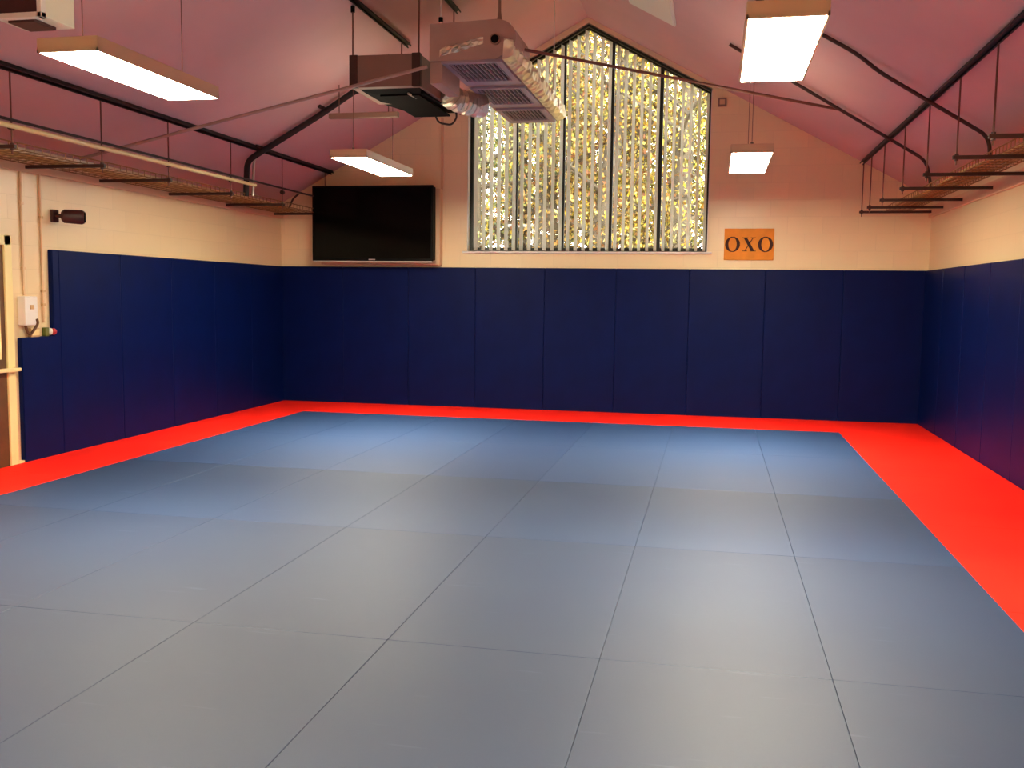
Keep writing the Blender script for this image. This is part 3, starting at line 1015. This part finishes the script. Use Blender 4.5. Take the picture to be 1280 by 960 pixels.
def make_tree(seed, leafmat, nleaf, H):
    rnd = random.Random(seed)
    mb = MB()
    tips = []

    def limb(p, d, length, r, depth):
        pts, rs = [p], [r]
        n = 5
        q = p.copy()
        dd = d.copy()
        for k in range(n):
            dd = (dd + Vector((rnd.uniform(-.14, .14), rnd.uniform(-.14, .14), rnd.uniform(-.05, .10)))).normalized()
            q = q + dd * length / n
            pts.append(q.copy())
            rs.append(r * (1 - .75 * (k + 1) / n))
            if depth > 0:
                tips.append((q.copy(), depth))
        mb.tube(pts, rs, 7 if depth else 10)
        if depth < 2:
            m = 18 if depth == 0 else 4
            for k in range(m):
                i = 1 + k % n if depth else min(n - 1, int(k * n / m))
                a = rnd.uniform(0, 2 * PI)
                b = Vector((math.cos(a), math.sin(a), rnd.uniform(.1, .7))).normalized()
                st = pts[i] if depth else pts[i].lerp(pts[i + 1], max(.12, (k * n / m) % 1))
                limb(st, b, length * (.28 if depth == 0 else .55) * rnd.uniform(.8, 1.25), max(.012, min(.06, rs[i] * .5)), depth + 1)

    limb(Vector((0, 0, 0)), Vector((0, 0, 1)), H, .15 + .012 * H, 0)
    root = bpy.data.objects.new('tree', None)
    COL.objects.link(root)
    mb.build('trunk', M['bark'], root, True)
    vs, fs = [], []
    for k in range(nleaf):
        p, dpt = tips[rnd.randrange(len(tips))]
        c = p + Vector((rnd.gauss(0, .38), rnd.gauss(0, .38), rnd.gauss(0, .34)))
        s = rnd.uniform(.026, .06)
        R_ = Euler((rnd.uniform(0, 6.28), rnd.uniform(0, 6.28), rnd.uniform(0, 6.28))).to_matrix()
        b = len(vs)
        for u, v, w_ in ((-1, 0, 0), (0, -.55, .12), (1.1, 0, 0), (0, .55, .12)):
            vs.append(tuple(c + R_ @ Vector((u * s, v * s, w_ * s))))
        fs.append((b, b + 1, b + 2, b + 3))
    me = bpy.data.meshes.new('foliage')
    me.from_pydata(vs, [], fs)
    me.materials.append(leafmat)
    o = bpy.data.objects.new('foliage', me)
    COL.objects.link(o)
    o.parent = root
    return root


TL = {'y': ('yellow-leaved autumn tree outside behind the window blind', 'yellow trees outside the window'),
      'g': ('green and gold leaved tree outside behind the window blind', 'green trees outside the window'),
      'o': ('russet-leaved autumn tree outside behind the window blind', 'russet trees outside the window')}
trees = {'y': make_tree(11, M['leaf_y'], 11000, 8.5), 'g': make_tree(23, M['leaf_g'], 10000, 8.0), 'o': make_tree(35, M['leaf_o'], 8000, 7.5)}
spots = [('g', 1.6, 4.2), ('y', 3.0, 5.6), ('o', 2.1, 7.0), ('y', 4.6, 7.6), ('g', 3.6, 9.5), ('y', 5.6, 4.8), ('o', 4.2, 4.6), ('y', 6.6, 7.2),
         ('g', 5.2, 10.5), ('y', 0.4, 9.0), ('o', 1.2, 11.5), ('y', 2.4, 12.5), ('g', -.6, 6.5), ('y', 6.2, 12.5), ('g', 7.6, 5.6), ('y', 3.9, 14.5), ('y', 7.4, 10.0), ('o', -1.4, 12.5)]
used = set()
for i, (k, x, y) in enumerate(spots):
    o = trees[k] if k not in used else copy_tree(trees[k])
    used.add(k)
    o.location = (x, y, bank(y) - .08)
    o.rotation_euler = (0, 0, i * 2.1)
    s = .9 + .05 * (i % 5)
    o.scale = (s, s, s)
    tag(o, TL[k][0], 'tree', TL[k][1])
bn = thing('garden_table', (2.3, 6.6, bank(6.6) - .02), 'long white table seen low through the left window blind', 'table')
MB().box(-.34, .34, -.3, .3, .70, .76, .01).build('table_top', M['white'], bn)
for sx_ in (-1, 1):
    for sy_ in (-1, 1):
        MB().tube([(sx_ * .28, sy_ * .24, 0), (sx_ * .28, sy_ * .24, .71)], .03, 8).build('leg', M['white'], bn)

# ------------------------------------------------------------------ daylight
w = bpy.data.worlds.new('World')
SC.world = w
w.use_nodes = True
bg = w.node_tree.nodes['Background']
bg.inputs['Color'].default_value = (0.93, 0.97, 1.0, 1)
bg.inputs['Strength'].default_value = 11.0
sd = bpy.data.lights.new('sun', 'SUN')
sd.energy = 9
sd.angle = .05
sd.color = (1, .93, .75)
so = bpy.data.objects.new('sun', sd)
so.rotation_euler = (math.radians(48), 0, math.radians(35))
COL.objects.link(so)

# ------------------------------------------------------------------ camera
cd = bpy.data.cameras.new('camera')
cam = bpy.data.objects.new('camera', cd)
COL.objects.link(cam)
yaw, pitch, roll = .20548, .09294, .01279
cy, sy, cp, sp = math.cos(yaw), math.sin(yaw), math.cos(pitch), math.sin(pitch)
fwd = Vector((-sy * cp, cy * cp, -sp))
rt = Vector((cy, sy, 0))
up = rt.cross(fwd)
c, s = math.cos(roll), math.sin(roll)
r2, u2 = rt * c + up * s, up * c - rt * s
cam.matrix_world = Matrix(((r2.x, u2.x, -fwd.x, 6.27067), (r2.y, u2.y, -fwd.y, -13.32904), (r2.z, u2.z, -fwd.z, 1.62318), (0, 0, 0, 1)))
cd.sensor_fit = 'HORIZONTAL'
cd.sensor_width = 36
cd.lens = 1198.37 / 1280 * 36
cd.clip_start = .05
cd.clip_end = 200
SC.camera = cam
vs_ = SC.view_settings
vs_.view_transform = 'Standard'
vs_.look = 'None'
vs_.gamma = 1
vs_.use_curve_mapping = False
vs_.exposure = 0.0
